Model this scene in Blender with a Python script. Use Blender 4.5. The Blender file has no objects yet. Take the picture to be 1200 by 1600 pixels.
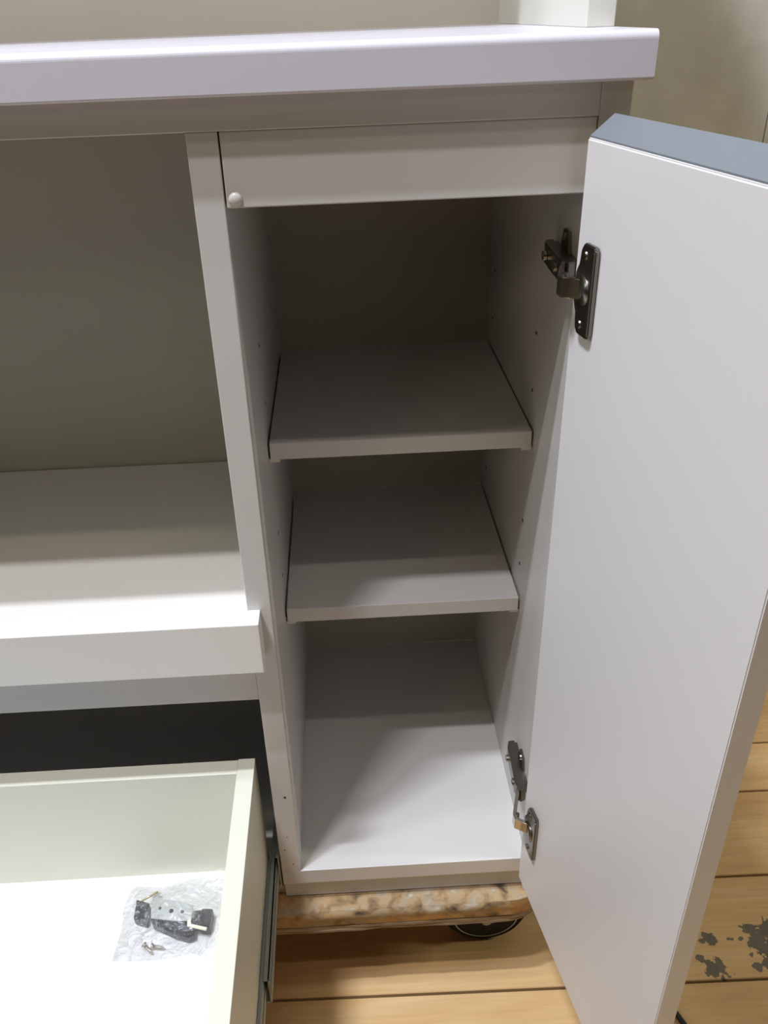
import bpy, bmesh, math, random
from mathutils import Vector, Matrix, noise
random.seed(7)
SC = bpy.context.scene
COL = SC.collection
R = math.radians

# ------------------------------------------------------------------ camera
cam_d = bpy.data.cameras.new('camera')
cam = bpy.data.objects.new('camera', cam_d); COL.objects.link(cam)
cam_d.sensor_fit = 'VERTICAL'; cam_d.sensor_height = 36.0
cam_d.lens = 36.0 * 1281.16 / 1600.0
cam_d.shift_x = 29.7 / 1600; cam_d.shift_y = -49.9 / 1600
cam_d.clip_start = 0.01
cR = Vector((0.99860498, -0.04079522, -0.03352385)); cU = Vector((0.0492938, 0.49268376, 0.86881116)); cF = Vector((0.01892669, 0.86925167, -0.4940074))
cm = Matrix((cR, cU, -cF)).transposed().to_4x4(); cm.translation = Vector((0.06464, -0.49844, 0.70784))
cam.matrix_world = cm
SC.camera = cam

# ------------------------------------------------------------------ world, lights, exposure
w = bpy.data.worlds.new('room_light'); SC.world = w; w.use_nodes = True
w.node_tree.nodes['Background'].inputs[0].default_value = (0.75, 0.85, 1.0, 1)
w.node_tree.nodes['Background'].inputs[1].default_value = 0.006
SC.view_settings.view_transform = 'Standard'; SC.view_settings.look = 'None'
SC.view_settings.gamma = 1; SC.view_settings.use_curve_mapping = False
SC.view_settings.exposure = 0.08

def area(name, loc, sx, sy, power, color, target):
    d = bpy.data.lights.new(name, 'AREA'); d.shape = 'RECTANGLE'; d.size = sx; d.size_y = sy
    d.energy = power; d.color = color
    o = bpy.data.objects.new(name, d); COL.objects.link(o); o.location = loc
    o.rotation_euler = (Vector(target) - Vector(loc)).to_track_quat('-Z', 'Y').to_euler()
    return o
area('ceiling_tube_light', (0.30, -0.85, 2.4), 1.0, 0.05, 4.6, (1.0, 0.88, 0.78), (0.30, -0.5, 0))
area('ceiling_tube_light', (-0.46, -0.64, 2.4), 0.24, 0.05, 19.5, (0.98, 0.95, 1.0), (-0.46, -0.3, 0))
area('ceiling_tube_light', (-0.50, -0.375, 2.4), 0.24, 0.04, 34.5, (0.84, 0.905, 1.0), (-0.50, -0.1, 0))
area('ceiling_tube_light', (-0.50, -0.20, 2.4), 0.24, 0.08, 9.0, (0.84, 0.905, 1.0), (-0.50, 0.0, 0))
area('ceiling_tube_light', (3.2, -0.25, 2.4), 0.2, 0.9, 34, (0.98, 1.0, 0.80), (0, 0, 0))  # added unseen fill from the right, for the floor and drawer side
area('ceiling_tube_light', (-3.2, -0.25, 2.4), 0.2, 0.9, 14, (0.75, 0.88, 1.0), (0, 0, 0))  # added unseen fill on the far left, strength fitted to surface brightness
area('ceiling_tube_light', (-2.2, -0.9, 2.4), 0.6, 0.2, 5.3, (0.97, 1.0, 0.68), (0, 0, 0.3))  # added unseen fill from the upper left, balances the panel tones
area('ceiling_tube_light', (-3.0, -3.4, 2.4), 1.6, 0.1, 11.3, (1.0, 0.90, 0.60), (0, 0, 0.3))

# ------------------------------------------------------------------ materials
def mat(name, col, rough=0.5, metal=0.0, noise_amt=0.0, nscale=30, stretch=(1, 1, 1), col2=None, bump=0.0, bscale=200, spec=0.5, coat=0.0):
    m = bpy.data.materials.new(name); m.use_nodes = True
    nt = m.node_tree; b = nt.nodes['Principled BSDF']
    b.inputs['Base Color'].default_value = (*col, 1); b.inputs['Roughness'].default_value = rough
    b.inputs['Metallic'].default_value = metal; b.inputs['Specular IOR Level'].default_value = spec
    b.inputs['Coat Weight'].default_value = coat
    tc = nt.nodes.new('ShaderNodeTexCoord'); mp = nt.nodes.new('ShaderNodeMapping'); mp.inputs['Scale'].default_value = stretch
    nt.links.new(tc.outputs['Object'], mp.inputs[0])
    if noise_amt or col2:
        n = nt.nodes.new('ShaderNodeTexNoise'); n.inputs['Scale'].default_value = nscale; n.inputs['Detail'].default_value = 5
        nt.links.new(mp.outputs[0], n.inputs['Vector'])
        mx = nt.nodes.new('ShaderNodeMix'); mx.data_type = 'RGBA'
        c2 = col2 or tuple(c * (1 - noise_amt) for c in col)
        mx.inputs[6].default_value = (*col, 1); mx.inputs[7].default_value = (*c2, 1)
        nt.links.new(n.outputs['Fac'], mx.inputs[0]); nt.links.new(mx.outputs[2], b.inputs['Base Color'])
    if bump:
        n2 = nt.nodes.new('ShaderNodeTexNoise'); n2.inputs['Scale'].default_value = bscale; n2.inputs['Detail'].default_value = 3
        nt.links.new(mp.outputs[0], n2.inputs['Vector'])
        bp = nt.nodes.new('ShaderNodeBump'); bp.inputs['Strength'].default_value = bump; bp.inputs['Distance'].default_value = 0.001
        nt.links.new(n2.outputs['Fac'], bp.inputs['Height']); nt.links.new(bp.outputs[0], b.inputs['Normal'])
    return m

M = {}
M['white'] = mat('white_laminate', (0.64, 0.622, 0.61), 0.42, noise_amt=0.03, nscale=8, bump=0.03, bscale=500)
M['cream'] = mat('cream_edge_laminate', (0.72, 0.71, 0.64), 0.45, noise_amt=0.03, nscale=8)
M['raw'] = mat('raw_brown_hardboard', (0.085, 0.062, 0.042), 0.8, noise_amt=0.25, nscale=90)  # dark brown puts the shade of the drawer void into the colour
M['tray'] = mat('tray_gloss_white', (0.86, 0.84, 0.81), 0.35, noise_amt=0.02, nscale=10)
M['drawer'] = mat('drawer_box_laminate', (0.75, 0.75, 0.635), 0.4, noise_amt=0.03, nscale=10)
M['drawer_base'] = mat('drawer_base_gloss_white', (0.86, 0.86, 0.88), 0.35, noise_amt=0.02, nscale=10)
M['back'] = mat('back_panel_print', (0.56, 0.53, 0.44), 0.55, noise_amt=0.06, nscale=20)
M['top'] = mat('worktop_laminate', (0.66, 0.64, 0.71), 0.28, noise_amt=0.03, nscale=12)
M['door'] = mat('door_laminate', (0.73, 0.705, 0.715), 0.38, noise_amt=0.03, nscale=5, bump=0.03, bscale=300)
M['grip'] = mat('blue_grey_profile', (0.20, 0.22, 0.245), 0.4, noise_amt=0.12, nscale=12)
M['steel'] = mat('nickel_plated_steel', (0.60, 0.56, 0.50), 0.22, metal=1.0, noise_amt=0.1, nscale=60)
M['steel_dark'] = mat('dark_nickel_steel', (0.25, 0.23, 0.20), 0.3, metal=1.0, noise_amt=0.2, nscale=60)
M['slide'] = mat('galvanised_slide_steel', (0.40, 0.43, 0.40), 0.5, metal=0.6, noise_amt=0.1, nscale=80)
M['black'] = mat('black_plastic', (0.008, 0.008, 0.010), 0.4, noise_amt=0.3, nscale=60)
M['hole'] = mat('dark_drilled_hole', (0.02, 0.018, 0.015), 0.8, noise_amt=0.2)
M['rubber'] = mat('grey_black_rubber', (0.010, 0.010, 0.012), 0.6, noise_amt=0.3, nscale=60, spec=0.15)
M['hub'] = mat('grey_wheel_hub', (0.018, 0.019, 0.020), 0.6, noise_amt=0.2, nscale=60, spec=0.15)
M['clear'] = mat('milky_bumper_silicone', (0.62, 0.59, 0.55), 0.3, noise_amt=0.03)
M['zinc'] = mat('pale_zinc_plate', (0.62, 0.66, 0.66), 0.4, metal=0.55, noise_amt=0.15, nscale=150)
M['brass'] = mat('brass_rod', (0.75, 0.58, 0.28), 0.3, metal=0.9, noise_amt=0.1)
M['ivory'] = mat('ivory_plastic', (0.78, 0.76, 0.60), 0.4, noise_amt=0.05)
M['mottled'] = mat('mottled_dark_plastic', (0.006, 0.007, 0.012), 0.35, col2=(0.045, 0.05, 0.07), nscale=420)

def nodes_mat(name):
    m = bpy.data.materials.new(name); m.use_nodes = True
    return m, m.node_tree, m.node_tree.nodes['Principled BSDF']
def ramp(nt, fac, stops):
    r = nt.nodes.new('ShaderNodeValToRGB'); e = r.color_ramp.elements
    while len(e) < len(stops): e.new(0.5)
    for i, (p, c) in enumerate(stops): e[i].position = p; e[i].color = (*c, 1) if len(c) == 3 else c
    nt.links.new(fac, r.inputs[0]); return r.outputs[0]
def mathn(nt, op, a, b=None):
    n = nt.nodes.new('ShaderNodeMath'); n.operation = op
    for i, v in enumerate((a, b)):
        if v is None: continue
        if hasattr(v, 'links'): nt.links.new(v, n.inputs[i])
        else: n.inputs[i].default_value = v
    return n.outputs[0]
def mixc(nt, fac, a, b):
    n = nt.nodes.new('ShaderNodeMix'); n.data_type = 'RGBA'
    for i, v in ((0, fac), (6, a), (7, b)):
        if hasattr(v, 'links'): nt.links.new(v, n.inputs[i])
        else: n.inputs[i].default_value = v if i == 0 else (*v, 1)
    return n.outputs[2]
def texnoise(nt, scale, stretch=(1, 1, 1), detail=5, coord='Object', dist=0.0, loc=(0, 0, 0)):
    tc = nt.nodes.new('ShaderNodeTexCoord'); mp = nt.nodes.new('ShaderNodeMapping')
    mp.inputs['Scale'].default_value = stretch; mp.inputs['Location'].default_value = loc
    n = nt.nodes.new('ShaderNodeTexNoise'); n.inputs['Scale'].default_value = scale; n.inputs['Detail'].default_value = detail
    n.inputs['Distortion'].default_value = dist
    nt.links.new(tc.outputs[coord], mp.inputs[0]); nt.links.new(mp.outputs[0], n.inputs['Vector']); return n.outputs['Fac']

def painted_glint_mat():
    m, nt, b = nodes_mat('dark_mottled_fitting')
    c = ramp(nt, texnoise(nt, 330, (1, 1, 1), 4, dist=0.8), [(0.46, (0.006, 0.007, 0.012)), (0.56, (0.03, 0.033, 0.05)), (0.66, (0.26, 0.28, 0.34))])  # pale flecks paint in reflections of the plastic over the dark blocks
    nt.links.new(c, b.inputs['Base Color']); b.inputs['Roughness'].default_value = 0.35; return m
M['mottled'] = painted_glint_mat()

# worn stained spots of lost finish on the floor: centre x, y, half widths
STAINS = [(0.500, 0.020, 0.030, 0.020), (0.437, 0.026, 0.011, 0.009), (0.435, -0.004, 0.016, 0.012), (0.478, -0.006, 0.008, 0.005),
          (0.462, 0.026, 0.005, 0.004), (0.421, 0.006, 0.006, 0.005), (0.54, 0.03, 0.04, 0.03), (0.495, -0.005, 0.012, 0.008), (0.486, 0.035, 0.012, 0.008)]
def wood_mat():
    m, nt, b = nodes_mat('pine_floor_board')
    oi = nt.nodes.new('ShaderNodeObjectInfo')
    tc = nt.nodes.new('ShaderNodeTexCoord')
    off = nt.nodes.new('ShaderNodeVectorMath'); off.operation = 'ADD'
    cmb = nt.nodes.new('ShaderNodeCombineXYZ')
    nt.links.new(mathn(nt, 'MULTIPLY', oi.outputs['Random'], 9.0), cmb.inputs[0])
    nt.links.new(tc.outputs['Object'], off.inputs[0]); nt.links.new(cmb.outputs[0], off.inputs[1])
    def nz(scale, st, det, dist):
        mp = nt.nodes.new('ShaderNodeMapping'); mp.inputs['Scale'].default_value = st
        n = nt.nodes.new('ShaderNodeTexNoise'); n.inputs['Scale'].default_value = scale; n.inputs['Detail'].default_value = det; n.inputs['Distortion'].default_value = dist
        nt.links.new(off.outputs[0], mp.inputs[0]); nt.links.new(mp.outputs[0], n.inputs['Vector']); return n.outputs['Fac']
    broad = nz(3.0, (0.7, 6, 1), 4, 1.2)
    fine = nz(10.0, (1.0, 26, 1), 4, 0.4)
    c = ramp(nt, broad, [(0.3, (0.58, 0.345, 0.150)), (0.52, (0.66, 0.425, 0.200)), (0.72, (0.73, 0.515, 0.285))])
    g = ramp(nt, fine, [(0.3, (0.88, 0.84, 0.78)), (0.6, (1, 1, 1))])
    mul = nt.nodes.new('ShaderNodeMix'); mul.data_type = 'RGBA'; mul.blend_type = 'MULTIPLY'; mul.inputs[0].default_value = 0.8
    nt.links.new(c, mul.inputs[6]); nt.links.new(g, mul.inputs[7]); c = mul.outputs[2]
    # knots: small dark dots
    v = nt.nodes.new('ShaderNodeTexVoronoi'); v.inputs['Scale'].default_value = 9
    nt.links.new(off.outputs[0], v.inputs['Vector'])
    k = ramp(nt, v.outputs['Distance'], [(0.0, (1, 1, 1)), (0.03, (0.6, 0.6, 0.6)), (0.045, (0, 0, 0))])
    c = mixc(nt, k, c, (0.16, 0.08, 0.03))
    # stains
    geo = nt.nodes.new('ShaderNodeNewGeometry'); sp = nt.nodes.new('ShaderNodeSeparateXYZ'); nt.links.new(geo.outputs['Position'], sp.inputs[0])
    rough = texnoise(nt, 110, detail=4)
    tot = None
    for (x, y, rx, ry) in STAINS:
        dx = mathn(nt, 'POWER', mathn(nt, 'ABSOLUTE', mathn(nt, 'DIVIDE', mathn(nt, 'SUBTRACT', sp.outputs[0], x), rx)), 2.0)
        dy = mathn(nt, 'POWER', mathn(nt, 'ABSOLUTE', mathn(nt, 'DIVIDE', mathn(nt, 'SUBTRACT', sp.outputs[1], y), ry)), 2.0)
        s = mathn(nt, 'SUBTRACT', 1.0, mathn(nt, 'ADD', dx, dy))
        tot = s if tot is None else mathn(nt, 'MAXIMUM', tot, s)
    f = mathn(nt, 'ADD', tot, mathn(nt, 'MULTIPLY', mathn(nt, 'SUBTRACT', rough, 0.5), 4.2))
    fm = ramp(nt, f, [(0.28, (0, 0, 0)), (0.40, (1, 1, 1))])
    gate = ramp(nt, mathn(nt, 'ADD', mathn(nt, 'MULTIPLY', tot, 0.2), 0.5), [(0.36, (0, 0, 0)), (0.42, (1, 1, 1))])
    f2 = mathn(nt, 'MULTIPLY', fm, gate)
    c = mixc(nt, f2, c, mixc(nt, texnoise(nt, 60), (0.085, 0.068, 0.045), (0.20, 0.16, 0.115)))
    nt.links.new(c, b.inputs['Base Color'])
    b.inputs['Roughness'].default_value = 0.38
    return m
M['wood'] = wood_mat()

def deck_mat():
    m, nt, b = nodes_mat('worn_painted_plywood')
    n1 = texnoise(nt, 55, (1, 1, 1.2), 8, dist=0.3); n2 = texnoise(nt, 90, (1, 1, 1), 8); n3 = texnoise(nt, 18, (1, 1, 2), 4, loc=(3, 1, 0))
    c = ramp(nt, n1, [(0.30, (0.07, 0.05, 0.035)), (0.42, (0.30, 0.20, 0.10)), (0.5, (0.44, 0.30, 0.16)), (0.60, (0.38, 0.31, 0.21)), (0.76, (0.66, 0.58, 0.46))])
    o = ramp(nt, n3, [(0.5, (0, 0, 0)), (0.65, (1, 1, 1))]); c = mixc(nt, mathn(nt, 'MULTIPLY', o, 0.7), c, (0.62, 0.36, 0.14))
    d = ramp(nt, n2, [(0.3, (1, 1, 1)), (0.42, (0, 0, 0))]); c = mixc(nt, mathn(nt, 'MULTIPLY', d, 0.75), c, (0.22, 0.17, 0.12))
    nt.links.new(c, b.inputs['Base Color']); b.inputs['Roughness'].default_value = 0.75
    bp = nt.nodes.new('ShaderNodeBump'); bp.inputs['Strength'].default_value = 0.6; bp.inputs['Distance'].default_value = 0.002
    nt.links.new(n1, bp.inputs['Height']); nt.links.new(bp.outputs[0], b.inputs['Normal']); return m
M['deck'] = deck_mat()
M['ply'] = mat('plywood_edge_layer', (0.34, 0.24, 0.14), 0.8, col2=(0.62, 0.50, 0.33), nscale=50, stretch=(0.5, 0.5, 3))
M['ply_dark'] = mat('dark_plywood_layer', (0.12, 0.08, 0.05), 0.8, col2=(0.45, 0.33, 0.20), nscale=60, stretch=(0.5, 0.5, 3))

def wall_mat():
    m, nt, b = nodes_mat('mottled_beige_wallboard')
    n = texnoise(nt, 26, detail=8); n2 = texnoise(nt, 220, detail=3)
    c = ramp(nt, n, [(0.35, (0.70, 0.68, 0.62)), (0.65, (0.80, 0.78, 0.72))])
    c = mixc(nt, mathn(nt, 'MULTIPLY', n2, 0.25), c, (0.52, 0.49, 0.43))
    nt.links.new(c, b.inputs['Base Color']); b.inputs['Roughness'].default_value = 0.8; return m
M['wall'] = wall_mat()

def bag_mat():
    m, nt, b = nodes_mat('crinkled_clear_polythene')
    nt.nodes.remove(b); out = nt.nodes['Material Output']
    tr = nt.nodes.new('ShaderNodeBsdfTransparent'); tr.inputs[0].default_value = (0.985, 0.985, 0.985, 1)
    gl = nt.nodes.new('ShaderNodeBsdfGlossy'); gl.inputs['Roughness'].default_value = 0.16
    df = nt.nodes.new('ShaderNodeBsdfDiffuse'); df.inputs[0].default_value = (0.78, 0.78, 0.80, 1)
    fr = nt.nodes.new('ShaderNodeLayerWeight'); fr.inputs[0].default_value = 0.35
    n = texnoise(nt, 60, (1, 1, 1), 5, dist=2.5)
    bp = nt.nodes.new('ShaderNodeBump'); bp.inputs['Strength'].default_value = 0.9; bp.inputs['Distance'].default_value = 0.003
    nt.links.new(n, bp.inputs['Height'])
    for x in (gl, df, fr): nt.links.new(bp.outputs[0], x.inputs['Normal'])
    m1 = nt.nodes.new('ShaderNodeMixShader'); m2 = nt.nodes.new('ShaderNodeMixShader')
    m1.inputs[0].default_value = 0.07; nt.links.new(tr.outputs[0], m1.inputs[1]); nt.links.new(df.outputs[0], m1.inputs[2])
    nt.links.new(mathn(nt, 'ADD', mathn(nt, 'MULTIPLY', fr.outputs['Fresnel'], 0.30), 0.03), m2.inputs[0])
    nt.links.new(m1.outputs[0], m2.inputs[1]); nt.links.new(gl.outputs[0], m2.inputs[2])
    nt.links.new(m2.outputs[0], out.inputs[0]); return m
M['bag'] = bag_mat()

# ------------------------------------------------------------------ helpers
ORG = {}
def root(name, label, cat, loc, group=None):
    o = bpy.data.objects.new(name, None); COL.objects.link(o); o.location = loc; o.empty_display_size = 0.05
    o['label'] = label; o['category'] = cat
    if group: o['group'] = group
    ORG[o] = Vector(loc); return o
def link(name, bm, m, parent=None, smooth=False, label=None, T=None):
    """one mesh object; bm is in world coordinates (or T maps it there)"""
    if T is not None: bmesh.ops.transform(bm, matrix=T, verts=bm.verts)
    if parent is not None: org = ORG[parent]
    else:
        xs = [v.co for v in bm.verts]
        org = Vector(((min(v.x for v in xs) + max(v.x for v in xs)) / 2, (min(v.y for v in xs) + max(v.y for v in xs)) / 2, min(v.z for v in xs)))
    bmesh.ops.translate(bm, verts=bm.verts, vec=-org)
    bmesh.ops.recalc_face_normals(bm, faces=bm.faces)
    me = bpy.data.meshes.new(name); bm.to_mesh(me); bm.free()
    for f in me.polygons: f.use_smooth = smooth
    me.materials.append(M[m] if isinstance(m, str) else m)
    o = bpy.data.objects.new(name, me); COL.objects.link(o)
    if parent is not None: o.parent = parent
    else: o.location = org
    ORG[o] = org
    if label: o['label'] = label
    return o
def tag(o, label=None, cat=None, group=None, kind=None):
    for k, v in (('label', label), ('category', cat), ('group', group), ('kind', kind)):
        if v: o[k] = v
    return o
def add_box(bm, x0, x1, y0, y1, z0, z1, bev=0.0, T=None, seg=2):
    c = bmesh.ops.create_cube(bm, size=1)['verts']
    for v in c:
        v.co = Vector((x0 + (v.co.x + .5) * (x1 - x0), y0 + (v.co.y + .5) * (y1 - y0), z0 + (v.co.z + .5) * (z1 - z0)))
    vs = list(c)
    if bev:
        es = list({e for v in c for e in v.link_edges})
        r = bmesh.ops.bevel(bm, geom=es, offset=bev, segments=seg, affect='EDGES', profile=0.5)
        vs = list({v for f in r['faces'] for v in f.verts} | {v for v in vs if v.is_valid})
    if T is not None: bmesh.ops.transform(bm, matrix=T, verts=vs)
    return vs
def box(name, x0, x1, y0, y1, z0, z1, m, parent=None, bev=0.0006, label=None, T=None):
    bm = bmesh.new(); add_box(bm, x0, x1, y0, y1, z0, z1, bev); return link(name, bm, m, parent, label=label, T=T)
def add_prism(bm, pts, axis, a0, a1, T=None, bev=0):
    """extrude a 2-D outline along an axis ('x': pts=(y,z), 'y': (x,z), 'z': (x,y))"""
    def mk(p, a): return {'x': (a, p[0], p[1]), 'y': (p[0], a, p[1]), 'z': (p[0], p[1], a)}[axis]
    v0 = [bm.verts.new(mk(p, a0)) for p in pts]; v1 = [bm.verts.new(mk(p, a1)) for p in pts]
    n = len(pts); bm.faces.new(v0); bm.faces.new(v1[::-1])
    for i in range(n): bm.faces.new((v0[i], v1[i], v1[(i + 1) % n], v0[(i + 1) % n]))
    vs = v0 + v1
    if bev:
        es = list({e for v in vs for e in v.link_edges})
        r = bmesh.ops.bevel(bm, geom=es, offset=bev, segments=2, affect='EDGES'); vs = list({v for f in r['faces'] for v in f.verts} | {v for v in vs if v.is_valid})
    if T is not None: bmesh.ops.transform(bm, matrix=T, verts=vs)
    return vs
def add_cyl(bm, r, h, T, n=20, r2=None, bev=0):
    vs = bmesh.ops.create_cone(bm, cap_ends=True, segments=n, radius1=r, radius2=r if r2 is None else r2, depth=h)['verts']
    if bev:
        es = [e for e in {e for v in vs for e in v.link_edges} if len([f for f in e.link_faces if len(f.verts) > 4]) == 1]
        r_ = bmesh.ops.bevel(bm, geom=es, offset=bev, segments=2, affect='EDGES'); vs = list({v for f in r_['faces'] for v in f.verts} | {v for v in vs if v.is_valid})
        vs = list({v for vv in vs for f in vv.link_faces for v in f.verts})
    bmesh.ops.transform(bm, matrix=T, verts=vs); return vs
def TR(x, y, z, ax=None, ang=0):
    m = Matrix.Translation((x, y, z))
    return m @ Matrix.Rotation(ang, 4, ax) if ax else m
PX = lambda x, y, z: TR(x, y, z, 'Y', math.pi / 2)      # cylinder along x
PY = lambda x, y, z: TR(x, y, z, 'X', math.pi / 2)      # cylinder along y
def rounded(x0, x1, y0, y1, r, n=8):
    pts = []
    for cx, cy, a0 in ((x1 - r, y1 - r, 0), (x0 + r, y1 - r, 90), (x0 + r, y0 + r, 180), (x1 - r, y0 + r, 270)):
        for i in range(n + 1):
            a = R(a0 + 90 * i / n); pts.append((cx + r * math.cos(a), cy + r * math.sin(a)))
    return pts

# ------------------------------------------------------------------ measured layout (metres)
W, D, t = 0.2156, 0.3162, 0.018
FZ = -0.1985
XL = -0.64                         # left end of the cabinet
ZB = -0.0495                       # underside of the plinth = dolly deck
ZT, ZC = 0.6533, 0.6713            # top panel
# ------------------------------------------------------------------ the setting
bm = bmesh.new(); add_box(bm, -1.3, 1.5, -1.25, 0.66, FZ - 0.05, FZ - 0.006)
floor = link('floor', bm, mat('dark_subfloor', (0.055, 0.035, 0.02), 0.9, noise_amt=0.3), None); tag(floor, kind='structure')
joints = [-1.2008, -1.0818, -0.9628, -0.8438, -0.7248, -0.6056, -0.4870, -0.3682, -0.2488, -0.1298, -0.0108, 0.1082, 0.2274, 0.3076, 0.4266, 0.5457, 0.6500]
rot = Matrix.Rotation(-0.0162, 4, 'Z')
for a, b_ in zip(joints[:-1], joints[1:]):
    bm = bmesh.new(); add_box(bm, -1.25, 1.45, a + 0.0014, b_ - 0.0014, FZ - 0.0065, FZ, 0.0009, seg=1)
    link('plank', bm, 'wood', floor, T=rot)
bm = bmesh.new(); add_box(bm, -1.3, 1.5, 0.632, 0.67, FZ - 0.006, 2.3)
wall = link('wall_back', bm, mat('wall_batten_dark', (0.05, 0.04, 0.03), 0.9, noise_amt=0.2), None); tag(wall, kind='structure')
for x0, x1 in ((-1.3, -0.2915), (-0.290, 0.6205), (0.622, 1.5)):
    box('wall_panel', x0, x1, 0.620, 0.632, FZ, 2.3, 'wall', wall, 0.0008)

# ------------------------------------------------------------------ lower cabinet
cab = root('lower_cabinet', 'white base cabinet with open door and pulled-out drawer, standing on the wooden dolly', 'cabinet', (0.0, 0.15, ZB))
box('side_panel', W, W + t, 0, D + 0.004, ZB, ZC, 'white', cab)
box('side_panel', XL, XL + t, 0, D + 0.004, ZB, ZC, 'white', cab)
div = box('divider', -t, 0, 0, D, 0, ZT, 'white', cab)
box('top_panel', XL + t, W, 0, D, ZT, ZC, 'white', cab)
box('floor_board', -t, W, 0, D, -0.0191, 0, 'white', cab)
box('plinth', -t, W, 0.0070, 0.0215, ZB + 0.0014, -0.0191, 'white', cab)
box('plinth_side', -t, 0, 0.0215, D, ZB, -0.0191, 'white', cab)
box('bottom_board', XL + t, -t, 0.012, D, ZB, ZB + 0.015, 'white', cab)
box('back_panel', 0, W, D, D + 0.004, 0, ZT, 'back', cab, 0)
box('back_panel', XL + t, -t, D, D + 0.004, 0.2620, ZT, 'back', cab, 0)
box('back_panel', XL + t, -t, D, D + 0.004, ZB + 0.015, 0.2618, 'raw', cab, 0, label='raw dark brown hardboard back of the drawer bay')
box('bay_lining', -t - 0.0010, -t - 0.0001, 0.022, D - 0.001, 0.024, 0.2220, 'raw', cab, 0, label='raw dark side of the drawer bay')  # added sheet, its dark colour stands in for shade inside the bay
fil = box('filler_panel', 0.0010, W - 0.0004, 0.0003, 0.0183, 0.6114, ZT - 0.00005, 'white', cab, 0.0008)
bm = bmesh.new(); bmesh.ops.create_uvsphere(bm, u_segments=20, v_segments=12, radius=0.0042)
bmesh.ops.scale(bm, vec=(1, 0.6, 1), verts=bm.verts); link('door_bumper', bm, 'clear', fil, True, 'milky round door bumper', TR(0.0064, 0.0004, 0.6164))
box('front_rail', XL + t, -t, 0.0006, 0.0186, 0.2224, 0.2625, 'white', cab)
# pin holes in the side walls: dark drilled cups
def hole(x, y, z, face, parent, r=0.0016):
    bm = bmesh.new(); T = PX(x, y, z) if face == 'x' else PY(x, y, z); add_cyl(bm, r, 0.0006, T, 12); link('pin_hole', bm, 'hole', parent)
SP = [o for o in cab.children if o.name == 'side_panel'][0]
for y in (0.107, 0.288):
    for z in (0.2688, 0.3150, 0.4395, 0.4876):
        hole(W, y, z, 'x', SP); hole(0.0, y, z, 'x', div)
for x, z, r in ((-0.0068, 0.1039, 0.0011), (-0.0127, 0.032, 0.0006), (-0.0065, 0.0108, 0.0006), (-0.009, 0.050, 0.0005)):
    hole(x, 0.0, z, 'y', div, r)
# shelves with supports
for z, y0, y1 in ((0.4109, 0.0904, 0.3019), (0.2395, 0.0945, 0.3056)):
    sh = box('shelf', 0.0016, W - 0.0016, y0, y1, z - 0.0150, z, 'white', cab, 0.0008)
    for sx in (0, 1):
        for yy in (y0 + 0.006, y1 - 0.03):
            x0 = 0.0002 if sx == 0 else W - 0.0092
            bm = bmesh.new(); add_box(bm, x0, x0 + 0.009, yy - 0.004, yy + 0.012, z - 0.0185, z - 0.0150, 0.0008)
            add_cyl(bm, 0.0022, 0.006, PX(0.001 if sx == 0 else W - 0.001, yy + 0.004, z - 0.0172), 12)
            link('shelf_support', bm, 'cream', sh)

# ---- open door: local frame a = along width from the hinge edge, n = thickness outwards
PH = R(-80.0); HX, HY = 0.2067, -0.0112
DT = Matrix(((math.cos(PH), -math.sin(PH), 0, HX), (math.sin(PH), math.cos(PH), 0, HY), (0, 0, 1, 0), (0, 0, 0, 1)))
DW, DTH, DZB, DZT, HB = 0.2119, 0.0150, -0.0102, 0.6432, 0.0117
bm = bmesh.new()
add_prism(bm, [(0, DZB), (DTH, DZB), (DTH, DZT + HB - 0.0004), (0.0006, DZT)], 'x', 0, DW, bev=0.0007)
door = link('cabinet_door', bm, 'door', cab, T=DT)
# bevelled blue grey grip strip along the top (slopes up to the outer face)
bm = bmesh.new()
add_prism(bm, [(0.0014, DZT + 0.0006), (DTH - 0.0002, DZT + HB - 0.0003), (DTH - 0.0002, DZT + HB + 0.0006), (0.0014, DZT + 0.0016)], 'x', 0.0008, DW - 0.0006)
link('grip_strip', bm, 'grip', door, label='blue grey bevelled grip strip', T=DT)

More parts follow.
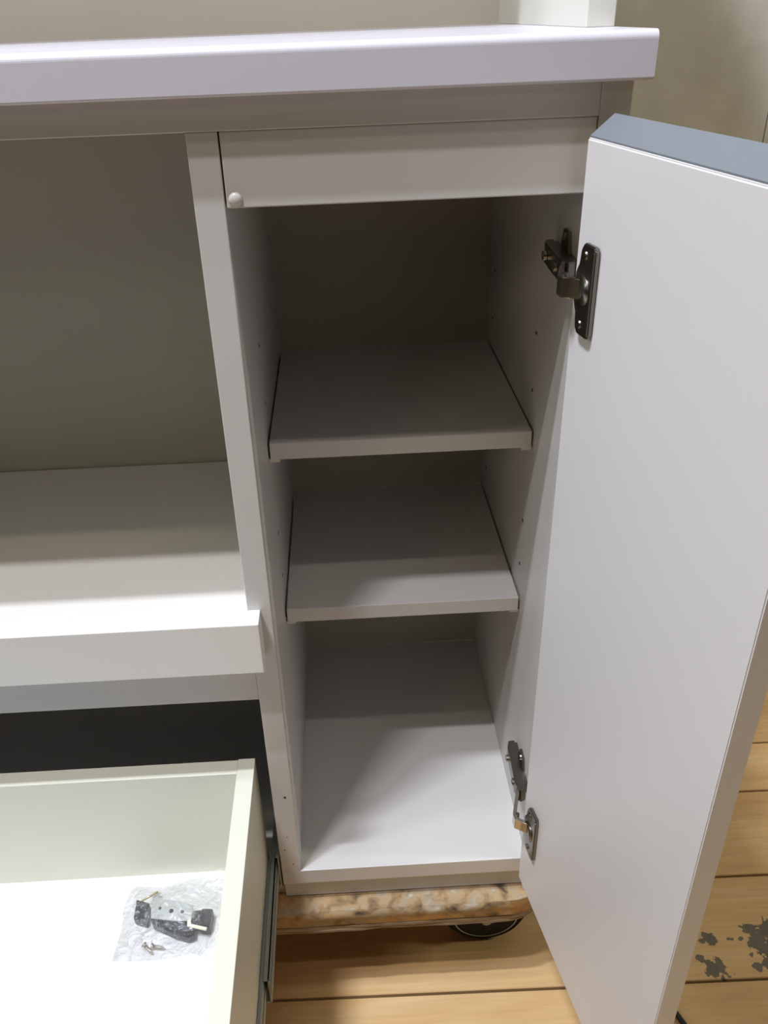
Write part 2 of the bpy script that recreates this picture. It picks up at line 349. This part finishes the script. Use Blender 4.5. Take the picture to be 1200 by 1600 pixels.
def cup_plate(zc, n_parent):
    """nickel mounting plate of a concealed hinge, on the inner face of the door (n < 0 is the open side)"""
    bm = bmesh.new(); h = 0.0272; th = 0.0032
    out = [(0.0125, zc + h - 0.004), (0.0155, zc + h), (0.0285, zc + h), (0.0300, zc + h - 0.002), (0.0300, zc - h + 0.002), (0.0275, zc - h), (0.0155, zc - h), (0.0125, zc - h + 0.003),
           (0.0125, zc - 0.0140), (0.0100, zc - 0.0115), (0.0078, zc - 0.0085), (0.0070, zc), (0.0078, zc + 0.0085), (0.0100, zc + 0.0115), (0.0125, zc + 0.0140)]
    add_prism(bm, out, 'y', -th, 0.0, bev=0.0007)
    p = link('hinge_plate', bm, 'steel_dark', n_parent, T=DT, label='nickel hinge plate screwed to the inner face')
    bm = bmesh.new()
    # raised side lip along the long outer edge
    add_box(bm, 0.0276, 0.0298, -th - 0.0006, -th + 0.0002, zc - h + 0.003, zc + h - 0.003, 0.0003)
    # cup recess and screws
    for s in (-1, 1):
        add_cyl(bm, 0.0030, 0.0014, TR(0.0185, -th - 0.0002, zc + s * 0.0205) @ Matrix.Rotation(math.pi / 2, 4, 'X'), 16, 0.0022)
        add_box(bm, 0.0166, 0.0204, -th - 0.0012, -th - 0.0006, zc + s * 0.0205 - 0.0003, zc + s * 0.0205 + 0.0003)
    bmesh.ops.transform(bm, matrix=DT, verts=bm.verts)
    o = link('plate_screw', bm, 'steel_dark', n_parent)
    bm = bmesh.new(); add_cyl(bm, 0.0088, 0.0010, TR(0.0185, -th - 0.0003, zc) @ Matrix.Rotation(math.pi / 2, 4, 'X'), 28)
    link('hinge_cup', bm, 'steel_dark', n_parent, True, T=DT)
def hinge_arm(zc):
    """arm bolted to the inside of the cabinet wall, with the bent link reaching out to the cup"""
    x1 = W
    bm = bmesh.new()
    # cross shaped base plate
    add_prism(bm, [(0.016, zc + .006), (0.030, zc + .006), (0.034, zc + .019), (0.046, zc + .019), (0.050, zc + .006), (0.066, zc + .006),
                   (0.066, zc - .006), (0.050, zc - .006), (0.046, zc - .019), (0.034, zc - .019), (0.030, zc - .006), (0.016, zc - .006)], 'x', x1 - 0.0022, x1, bev=0.0003)
    hp = link('hinge_arm', bm, 'steel_dark', cab, label='nickel hinge arm on the cabinet wall')
    bm = bmesh.new()
    out = [(0.006, x1 - 0.0085), (0.018, x1 - 0.0120), (0.040, x1 - 0.0110), (0.060, x1 - 0.0105), (0.068, x1 - 0.0080), (0.068, x1 - 0.0022), (0.018, x1 - 0.0022), (0.008, x1 - 0.0035)]
    add_prism(bm, [(x, y) for y, x in out], 'z', zc - 0.0068, zc + 0.0068, bev=0.0006)
    link('arm_body', bm, 'steel_dark', hp)
    bm = bmesh.new()
    for y, s in ((0.024, 1), (0.052, 1)):
        add_cyl(bm, 0.0034, 0.0022, PX(x1 - 0.0122, y, zc), 16); add_box(bm, x1 - 0.0136, x1 - 0.0130, y - 0.0028, y + 0.0028, zc - 0.0004, zc + 0.0004)
    for s in (-1, 1): add_cyl(bm, 0.0026, 0.0016, PX(x1 - 0.0026, 0.040, zc + s * 0.0148), 14)
    link('adjusting_screw', bm, 'steel', hp)
    # bent link: U channel from the arm end to the cup in the door (path in the xy plane)
    cup = DT @ Vector((0.0150, -0.0020, 0)); a = Vector((x1 - 0.0100, 0.012, 0))
    path = [a, Vector((cup.x - 0.0080, cup.y + 0.0190, 0)), Vector((cup.x - 0.0105, cup.y + 0.0110, 0)), Vector((cup.x - 0.0100, cup.y + 0.0055, 0)), Vector((cup.x - 0.0055, cup.y + 0.0035, 0)), Vector((cup.x - 0.0005, cup.y, 0))]
    L, Rr = [], []
    for i, p in enumerate(path):
        d = (path[min(i + 1, len(path) - 1)] - path[max(i - 1, 0)]).normalized(); nn = Vector((-d.y, d.x, 0)) * 0.0015
        L.append((p + nn)[:2]); Rr.append((p - nn)[:2])
    bm = bmesh.new(); add_prism(bm, L + Rr[::-1], 'z', zc - 0.0062, zc + 0.0062, bev=0.0005)
    link('hinge_link', bm, 'steel', hp, label='bright bent hinge link')
    for rx, ry in ((a.x, a.y - 0.002), (cup.x - 0.0082, cup.y + 0.0095)):
        bm = bmesh.new(); add_cyl(bm, 0.0018, 0.0148, TR(rx, ry, zc), 12); link('hinge_rivet', bm, 'steel_dark', hp)
for zc in (0.5622, 0.0785):
    cup_plate(zc, door); hinge_arm(zc)

# ---- sliding tray over the rail
tray = box('sliding_tray', -0.600, -t - 0.0015, 0.0, 0.3135, 0.2633, 0.2793, 'tray', cab)
box('tray_lip', -0.610, -0.0083, -0.0181, -0.0001, 0.2682, 0.3158, 'tray', tray, 0.0007)
bm = bmesh.new()
add_box(bm, -t - 0.0012, -t - 0.0002, 0.004, 0.30, 0.2640, 0.2760); link('tray_slide', bm, 'slide', tray)

# ---- drawer
OX = -0.0310; YB = 0.0163; YF = -0.300; ZD = 0.1375; OL = XL + t + 0.013
dr = box('drawer', OL + 0.015, OX - 0.015, YF, YB - 0.015, -0.0010, 0.0050, 'drawer_base', cab, 0, label='glossy white drawer base')
box('drawer_side', OX - 0.015, OX, YF, YB, -0.020, ZD, 'drawer', dr, 0.0005)
box('drawer_side', OL, OL + 0.015, YF, YB, -0.020, ZD, 'drawer', dr, 0.0005)
box('drawer_back', OL + 0.0152, OX - 0.0152, YB - 0.015, YB, -0.020, ZD - 0.0012, 'drawer', dr, 0.0005)
box('drawer_front', XL + 0.004, -0.0085, YF - 0.018, YF, -0.034, 0.150, 'door', dr, 0.0008)
# telescopic slides (inner member on the drawer, middle member, cabinet member)
for s, xo in ((1, OX), (-1, OL)):
    def X(a, b): return (xo + a, xo + b) if s == 1 else (xo - b, xo - a)
    bm = bmesh.new(); a, b_ = X(0.0001, 0.0035); add_box(bm, a, b_, YF + 0.002, YB - 0.01, -0.0180, 0.0110, 0.0005)
    a, b_ = X(0.0035, 0.0045); add_box(bm, a, b_, YF + 0.002, YB - 0.01, -0.006, 0.000, 0.0002)
    link('inner_slide', bm, 'slide', dr)
    bm = bmesh.new()
    a, b_ = X(0.0068, 0.0085); add_box(bm, a, b_, -0.108, 0.17, -0.0210, 0.0135, 0.0003)
    a, b_ = X(0.0036, 0.0085); add_box(bm, a, b_, -0.108, 0.17, 0.0115, 0.0135, 0.0003); add_box(bm, a, b_, -0.108, 0.17, -0.0210, -0.0190, 0.0003)
    a, b_ = X(0.0085, 0.0098); add_box(bm, a, b_, -0.108, 0.17, -0.009, 0.003, 0.0003)
    link('middle_slide', bm, 'slide', dr)
    bm = bmesh.new()
    a, b_ = X(0.0116, 0.0129); add_box(bm, a, b_, 0.001, 0.30, -0.0235, 0.0215, 0.0002)
    a, b_ = X(0.0085, 0.0129); add_box(bm, a, b_, 0.001, 0.30, 0.0195, 0.0215, 0.0002); add_box(bm, a, b_, 0.001, 0.30, -0.0235, -0.0215, 0.0002)
    a, b_ = X(0.0099, 0.0129); add_box(bm, a, b_, 0.001, 0.006, -0.0215, 0.0195, 0.0002)
    link('cabinet_slide', bm, 'slide', cab)

# ------------------------------------------------------------------ worktop with rounded nose
yb, xr = 0.3600, 0.2400
prof = [(yb, ZC + 0.0003), (0.0, ZC + 0.0003)]
z0, z1, yf = ZC + 0.0003, 0.6960, -0.0120
for i in range(5):
    a = R(270 - 22.5 * i); prof.append((yf + 0.0015 + 0.0015 * math.cos(a), z0 + 0.0015 + 0.0015 * math.sin(a)))
for i in range(9):
    a = R(180 - 11.25 * i); prof.append((yf + 0.0045 + 0.0045 * math.cos(a), z1 - 0.0045 + 0.0045 * math.sin(a)))
prof.append((yb, z1))
bm = bmesh.new(); add_prism(bm, prof, 'x', XL - 0.006, xr)
wt = link('worktop', bm, 'top', None, False)
wt.data.polygons.foreach_set('use_smooth', [False] * len(wt.data.polygons))
tag(wt, 'pale lavender-white worktop slab with rounded front edge lying across the base cabinet', 'worktop')

# ------------------------------------------------------------------ upper cabinet standing on the worktop
up = root('upper_cabinet', 'cream white upper unit with grey-beige back, standing on the worktop', 'cabinet', (-0.2, 0.20, z1))
box('side_panel', 0.2218, 0.2395, 0.0653, 0.3600, z1, 1.25, 'cream', up)
box('side_panel', XL, XL + t, 0.0653, 0.3600, z1, 1.25, 'cream', up)
box('back_panel', XL + t, 0.2218, 0.3559, 0.3600, z1, 1.25, 'back', up, 0)
box('top_panel', XL + t, 0.2218, 0.0653, 0.3559, 1.232, 1.25, 'cream', up)

# ------------------------------------------------------------------ dolly
dz0, dz1 = -0.0854, ZB
dol = root('furniture_dolly', 'low wooden dolly with worn chipped edge and dark casters, carrying the base cabinet', 'dolly', (-0.2, 0.16, FZ))
x0, x1, y0, y1 = -0.560, 0.2480, -0.0100, 0.390
def deck_layer(name, za, zb, ins, m, jag=0.0, par=dol, top=False):
    bm = bmesh.new(); pts = rounded(x0 + ins, x1 - ins, y0 + ins, y1 - ins, 0.045, 10)
    # subdivide the long front edge so the worn edge can undulate
    out = []
    for i, p in enumerate(pts):
        q = pts[(i + 1) % len(pts)]; L = math.hypot(q[0] - p[0], q[1] - p[1]); n = max(1, int(L / 0.012))
        for k in range(n):
            u = (p[0] + (q[0] - p[0]) * k / n, p[1] + (q[1] - p[1]) * k / n)
            d = jag * noise.noise(Vector((u[0] * 45, u[1] * 45, za * 90)))
            out.append((u[0], u[1] + d if u[1] < 0.1 else u[1]))
    vs = add_prism(bm, out, 'z', za, zb)
    if top:
        es = [e for e in bm.edges if all(abs(v.co.z - zb) < 1e-6 for v in e.verts)]
        bmesh.ops.bevel(bm, geom=es, offset=0.0100, segments=7, affect='EDGES')
    o = link(name, bm, m, par)
    if top:
        for f in o.data.polygons: f.use_smooth = len(f.vertices) < 6
    return o
deck = deck_layer('deck', dz0 + 0.0125, dz1, 0.0, 'deck', 0.0, top=True)
deck_layer('ply_layer', dz0 + 0.0095, dz0 + 0.0125, 0.0012, 'ply', 0.0015)
deck_layer('ply_layer', dz0 + 0.0065, dz0 + 0.0095, 0.0004, 'ply_dark', 0.0015)
deck_layer('ply_layer', dz0 + 0.0030, dz0 + 0.0065, 0.0014, 'ply', 0.0015)
deck_layer('ply_layer', dz0, dz0 + 0.0030, 0.0010, 'ply_dark', 0.0015)
def caster(cx, cy):
    zr = 0.046; zc = FZ + zr
    bm = bmesh.new(); add_box(bm, cx - 0.035, cx + 0.025, cy - 0.026, cy + 0.026, dz0 - 0.0035, dz0, 0.0006)
    add_cyl(bm, 0.018, 0.006, TR(cx - 0.005, cy, dz0 - 0.0065), 20)
    for s in (-1, 1):
        ya, yb_ = sorted((cy + s * 0.0165, cy + s * 0.0145))
        add_prism(bm, [(cx - 0.022, dz0 - 0.008), (cx + 0.012, dz0 - 0.008), (cx + 0.009, zc - 0.006), (cx - 0.003, zc - 0.009), (cx - 0.010, zc + 0.004)], 'y', ya, yb_)
    add_cyl(bm, 0.0045, 0.040, PY(cx, cy, zc), 12)
    fk = link('caster', bm, 'steel_dark', dol)
    bm = bmesh.new(); add_cyl(bm, zr, 0.024, PY(cx, cy, zc), 40, bev=0.005)
    wh = link('wheel', bm, 'rubber', fk, True)
    for p in wh.data.polygons: p.use_smooth = len(p.vertices) < 8
    bm = bmesh.new(); add_cyl(bm, zr * 0.74, 0.0262, PY(cx, cy, zc), 32, bev=0.0012); link('wheel_hub', bm, 'hub', fk)
    bm = bmesh.new(); bmesh.ops.create_circle(bm, radius=zr * 0.74, segments=40); r_ = bmesh.ops.extrude_edge_only(bm, edges=bm.edges[:]); vs_ = [v for v in r_['geom'] if isinstance(v, bmesh.types.BMVert)]
    bmesh.ops.scale(bm, vec=(1.045, 1.045, 1), verts=vs_); link('rim_ring', bm, 'slide', fk, T=PY(cx, cy - 0.01325, zc))
for cx, cy in ((0.190, 0.052), (-0.49, 0.052), (0.190, 0.330), (-0.49, 0.330)): caster(cx, cy)

# ------------------------------------------------------------------ bag of fittings in the drawer
ZF = 0.0050
def lerp_curve(c, u):
    k = u * (len(c) - 1); i = min(int(k), len(c) - 2); f = k - i
    return Vector(c[i]).lerp(Vector(c[i + 1]), f)
top_c = [(-0.1565, -0.0096), (-0.1420, -0.0115), (-0.1274, -0.0127), (-0.1018, -0.0060), (-0.0740, 0.0000), (-0.0485, 0.0000)]
bot_c = [(-0.1604, -0.0798), (-0.1420, -0.0812), (-0.1267, -0.0813), (-0.1075, -0.0803), (-0.0916, -0.0768), (-0.0700, -0.0875), (-0.0480, -0.0930)]
lef_c = [top_c[0], (-0.1607, -0.0327), (-0.1579, -0.0509), bot_c[0]]
rig_c = [top_c[-1], (-0.0475, -0.03), (-0.0475, -0.06), bot_c[-1]]
lumps = [(-0.140, -0.041, 0.017, 0.0125), (-0.112, -0.045, 0.022, 0.0140), (-0.085, -0.052, 0.016, 0.0135), (-0.127, -0.073, 0.016, 0.0060), (-0.098, -0.052, 0.022, 0.0110)]
def coons(u, v):
    P00, P10, P01, P11 = map(Vector, (top_c[0], top_c[-1], bot_c[0], bot_c[-1]))
    a = lerp_curve(top_c, u) * (1 - v) + lerp_curve(bot_c, u) * v
    b = lerp_curve(lef_c, v) * (1 - u) + lerp_curve(rig_c, v) * u
    c = P00 * (1 - u) * (1 - v) + P10 * u * (1 - v) + P01 * (1 - u) * v + P11 * u * v
    return a + b - c
def sheet(bm, NX, NY, upper):
    g = []
    for j in range(NY + 1):
        row = []
        for i in range(NX + 1):
            u, v = i / NX, j / NY; p = coons(u, v)
            edge = min(u, 1 - u, v, 1 - v); e = min(1, edge * 7)
            h = 0
            for lx, ly, r, hh in lumps:
                d2 = ((p.x - lx) ** 2 + (p.y - ly) ** 2) / r ** 2; h = max(h, hh * math.exp(-d2 * 0.75) * 1.35)
            n = abs(noise.noise(Vector((p.x * 95 + p.y * 40, p.y * 150, 0)))) + 0.5 * abs(noise.noise(Vector((p.x * 260, p.y * 190 + 4, 2))))
            z = ZF + 0.0008
            if upper: z += 0.0007 + e * (min(h, 0.0185) + 0.0045 * n + 0.0015)
            lean = max(0, (p.x + 0.066) / 0.020) ** 1.5 * 0.016; leanb = max(0, (p.y + 0.012) / 0.012) * 0.008 * max(0, (u - 0.45) / 0.55)
            z += lean + leanb
            row.append(bm.verts.new((min(p.x, -0.0470), min(p.y, 0.0004), z)))
        g.append(row)
    for j in range(NY):
        for i in range(NX): bm.faces.new((g[j][i], g[j][i + 1], g[j + 1][i + 1], g[j + 1][i]))
bm = bmesh.new(); sheet(bm, 56, 44, True); sheet(bm, 28, 22, False)
bag = link('plastic_bag', bm, 'bag', None, True)
tag(bag, 'small crinkled clear plastic bag of hinge fittings lying in the open drawer', 'bag')

def slab(bm, pts, za, zb, bev=0.0005): add_prism(bm, pts, 'z', za, zb, bev=bev)
def fitting(name, label, loc, group=None): return root(name, label, 'fitting', (loc[0], loc[1], ZF + 0.0014), group)
fz = ZF + 0.0014
f1 = fitting('hinge_fitting', 'dark hinge fitting with brass pin at the left end of the plastic bag', (-0.140, -0.041))
bm = bmesh.new(); slab(bm, [(-0.1473, -0.0300), (-0.1350, -0.0340), (-0.1340, -0.0520), (-0.1464, -0.0480)], fz, fz + 0.0090); link('body', bm, 'mottled', f1)
bm = bmesh.new(); slab(bm, [(-0.1345, -0.0230), (-0.1280, -0.0215), (-0.1285, -0.0290), (-0.1340, -0.0325)], fz + 0.004, fz + 0.0055, 0.0003); link('bracket', bm, 'zinc', f1)
bm = bmesh.new(); a, b_ = Vector((-0.1420, -0.0325, fz + 0.0100)), Vector((-0.1290, -0.0240, fz + 0.0095)); d = b_ - a
add_cyl(bm, 0.0009, d.length, Matrix.Translation((a + b_) / 2) @ d.to_track_quat('Z', 'Y').to_matrix().to_4x4(), 10); link('pin', bm, 'brass', f1, True)
f2 = fitting('hinge_fitting', 'hinge fitting with pale metal plate with three holes on black base, middle of the bag', (-0.112, -0.048))
bm = bmesh.new(); slab(bm, [(-0.1330, -0.0450), (-0.0930, -0.0500), (-0.0909, -0.0665), (-0.0955, -0.0680), (-0.1072, -0.0640), (-0.1288, -0.0535)], fz, fz + 0.0080); link('base', bm, 'mottled', f2)
bm = bmesh.new(); slab(bm, [(-0.0950, -0.0550), (-0.0905, -0.0555), (-0.0905, -0.0675), (-0.0955, -0.0690)], fz + 0.0082, fz + 0.0100, 0.0003); link('end_cap', bm, 'black', f2)
bm = bmesh.new(); slab(bm, [(-0.1325, -0.0300), (-0.1180, -0.0330), (-0.0940, -0.0400), (-0.0940, -0.0545), (-0.1080, -0.0540), (-0.1305, -0.0500)], fz + 0.0100, fz + 0.0112, 0.0003)
pl = link('plate', bm, 'zinc', f2, label='pale zinc plate with dark holes')
for hx, hy, hr in ((-0.1239, -0.0413, 0.0014), (-0.1132, -0.0445, 0.0020), (-0.1031, -0.0458, 0.0016)):
    bm = bmesh.new(); add_cyl(bm, hr, 0.0003, TR(hx, hy, fz + 0.0113), 14); link('plate_hole', bm, 'hole', pl)
f3 = fitting('hinge_fitting', 'black block fitting with ivory arm at the right end of the bag', (-0.085, -0.052))
bm = bmesh.new(); slab(bm, [(-0.0860, -0.0435), (-0.0762, -0.0445), (-0.0772, -0.0615), (-0.0860, -0.0600)], fz, fz + 0.0110); link('body', bm, 'black', f3)
bm = bmesh.new(); slab(bm, [(-0.0925, -0.0440), (-0.0861, -0.0440), (-0.0861, -0.0590), (-0.0925, -0.0575)], fz + 0.0005, fz + 0.0095); link('side_block', bm, 'mottled', f3)
bm = bmesh.new(); slab(bm, [(-0.0972, -0.0545), (-0.0945, -0.0540), (-0.0935, -0.0590), (-0.0790, -0.0625), (-0.0795, -0.0652), (-0.0965, -0.0605)], fz + 0.0113, fz + 0.0130, 0.0003); link('arm', bm, 'ivory', f3)
def screw(ax, ay, bx, by, label, ln=0.011):
    r = root('small_screw', label, 'screw', ((ax + bx) / 2, (ay + by) / 2, fz)); a = Vector((ax, ay, fz + 0.0026)); b_ = Vector((bx, by, fz + 0.0016)); d = (b_ - a); q = d.to_track_quat('Z', 'Y').to_matrix().to_4x4()
    bm = bmesh.new(); add_cyl(bm, 0.0028, 0.0020, Matrix.Translation(a) @ q, 16, 0.0016); link('head', bm, 'steel', r, True)
    bm = bmesh.new(); add_cyl(bm, 0.0013, d.length, Matrix.Translation((a + b_) / 2) @ q, 12, 0.0005)
    for k in range(5):
        add_cyl(bm, 0.0018, 0.0006, Matrix.Translation(a.lerp(b_, 0.25 + 0.14 * k)) @ q, 12, 0.0012)
    link('thread', bm, 'steel', r, True)
screw(-0.1335, -0.0695, -0.1255, -0.0765, 'short screw nearest the left bottom corner of the bag')
screw(-0.1265, -0.0705, -0.1155, -0.0725, 'short screw right of the other, below the black base')

# ------------------------------------------------------------------ cable end on the floor
cu = bpy.data.curves.new('cable', 'CURVE'); cu.dimensions = '3D'; cu.bevel_depth = 0.0028; cu.bevel_resolution = 3
pts = [(0.366, -0.018), (0.370, -0.040), (0.3755, -0.056), (0.384, -0.075), (0.41, -0.11), (0.47, -0.14)]
sp = cu.splines.new('NURBS'); sp.points.add(len(pts) - 1); sp.use_endpoint_u = True; sp.order_u = 3
for p, (x, y) in zip(sp.points, pts): p.co = (x, y, FZ + 0.0030, 1)
tmp = bpy.data.objects.new('tmp', cu); COL.objects.link(tmp)
bpy.context.view_layer.update()
me = bpy.data.meshes.new_from_object(tmp.evaluated_get(bpy.context.evaluated_depsgraph_get())); bpy.data.objects.remove(tmp)
me.materials.clear(); me.materials.append(M['black'])
cab_o = bpy.data.objects.new('cable', me); COL.objects.link(cab_o)
tag(cab_o, 'thin black cable end lying on the wooden floor beyond the open door', 'cable')
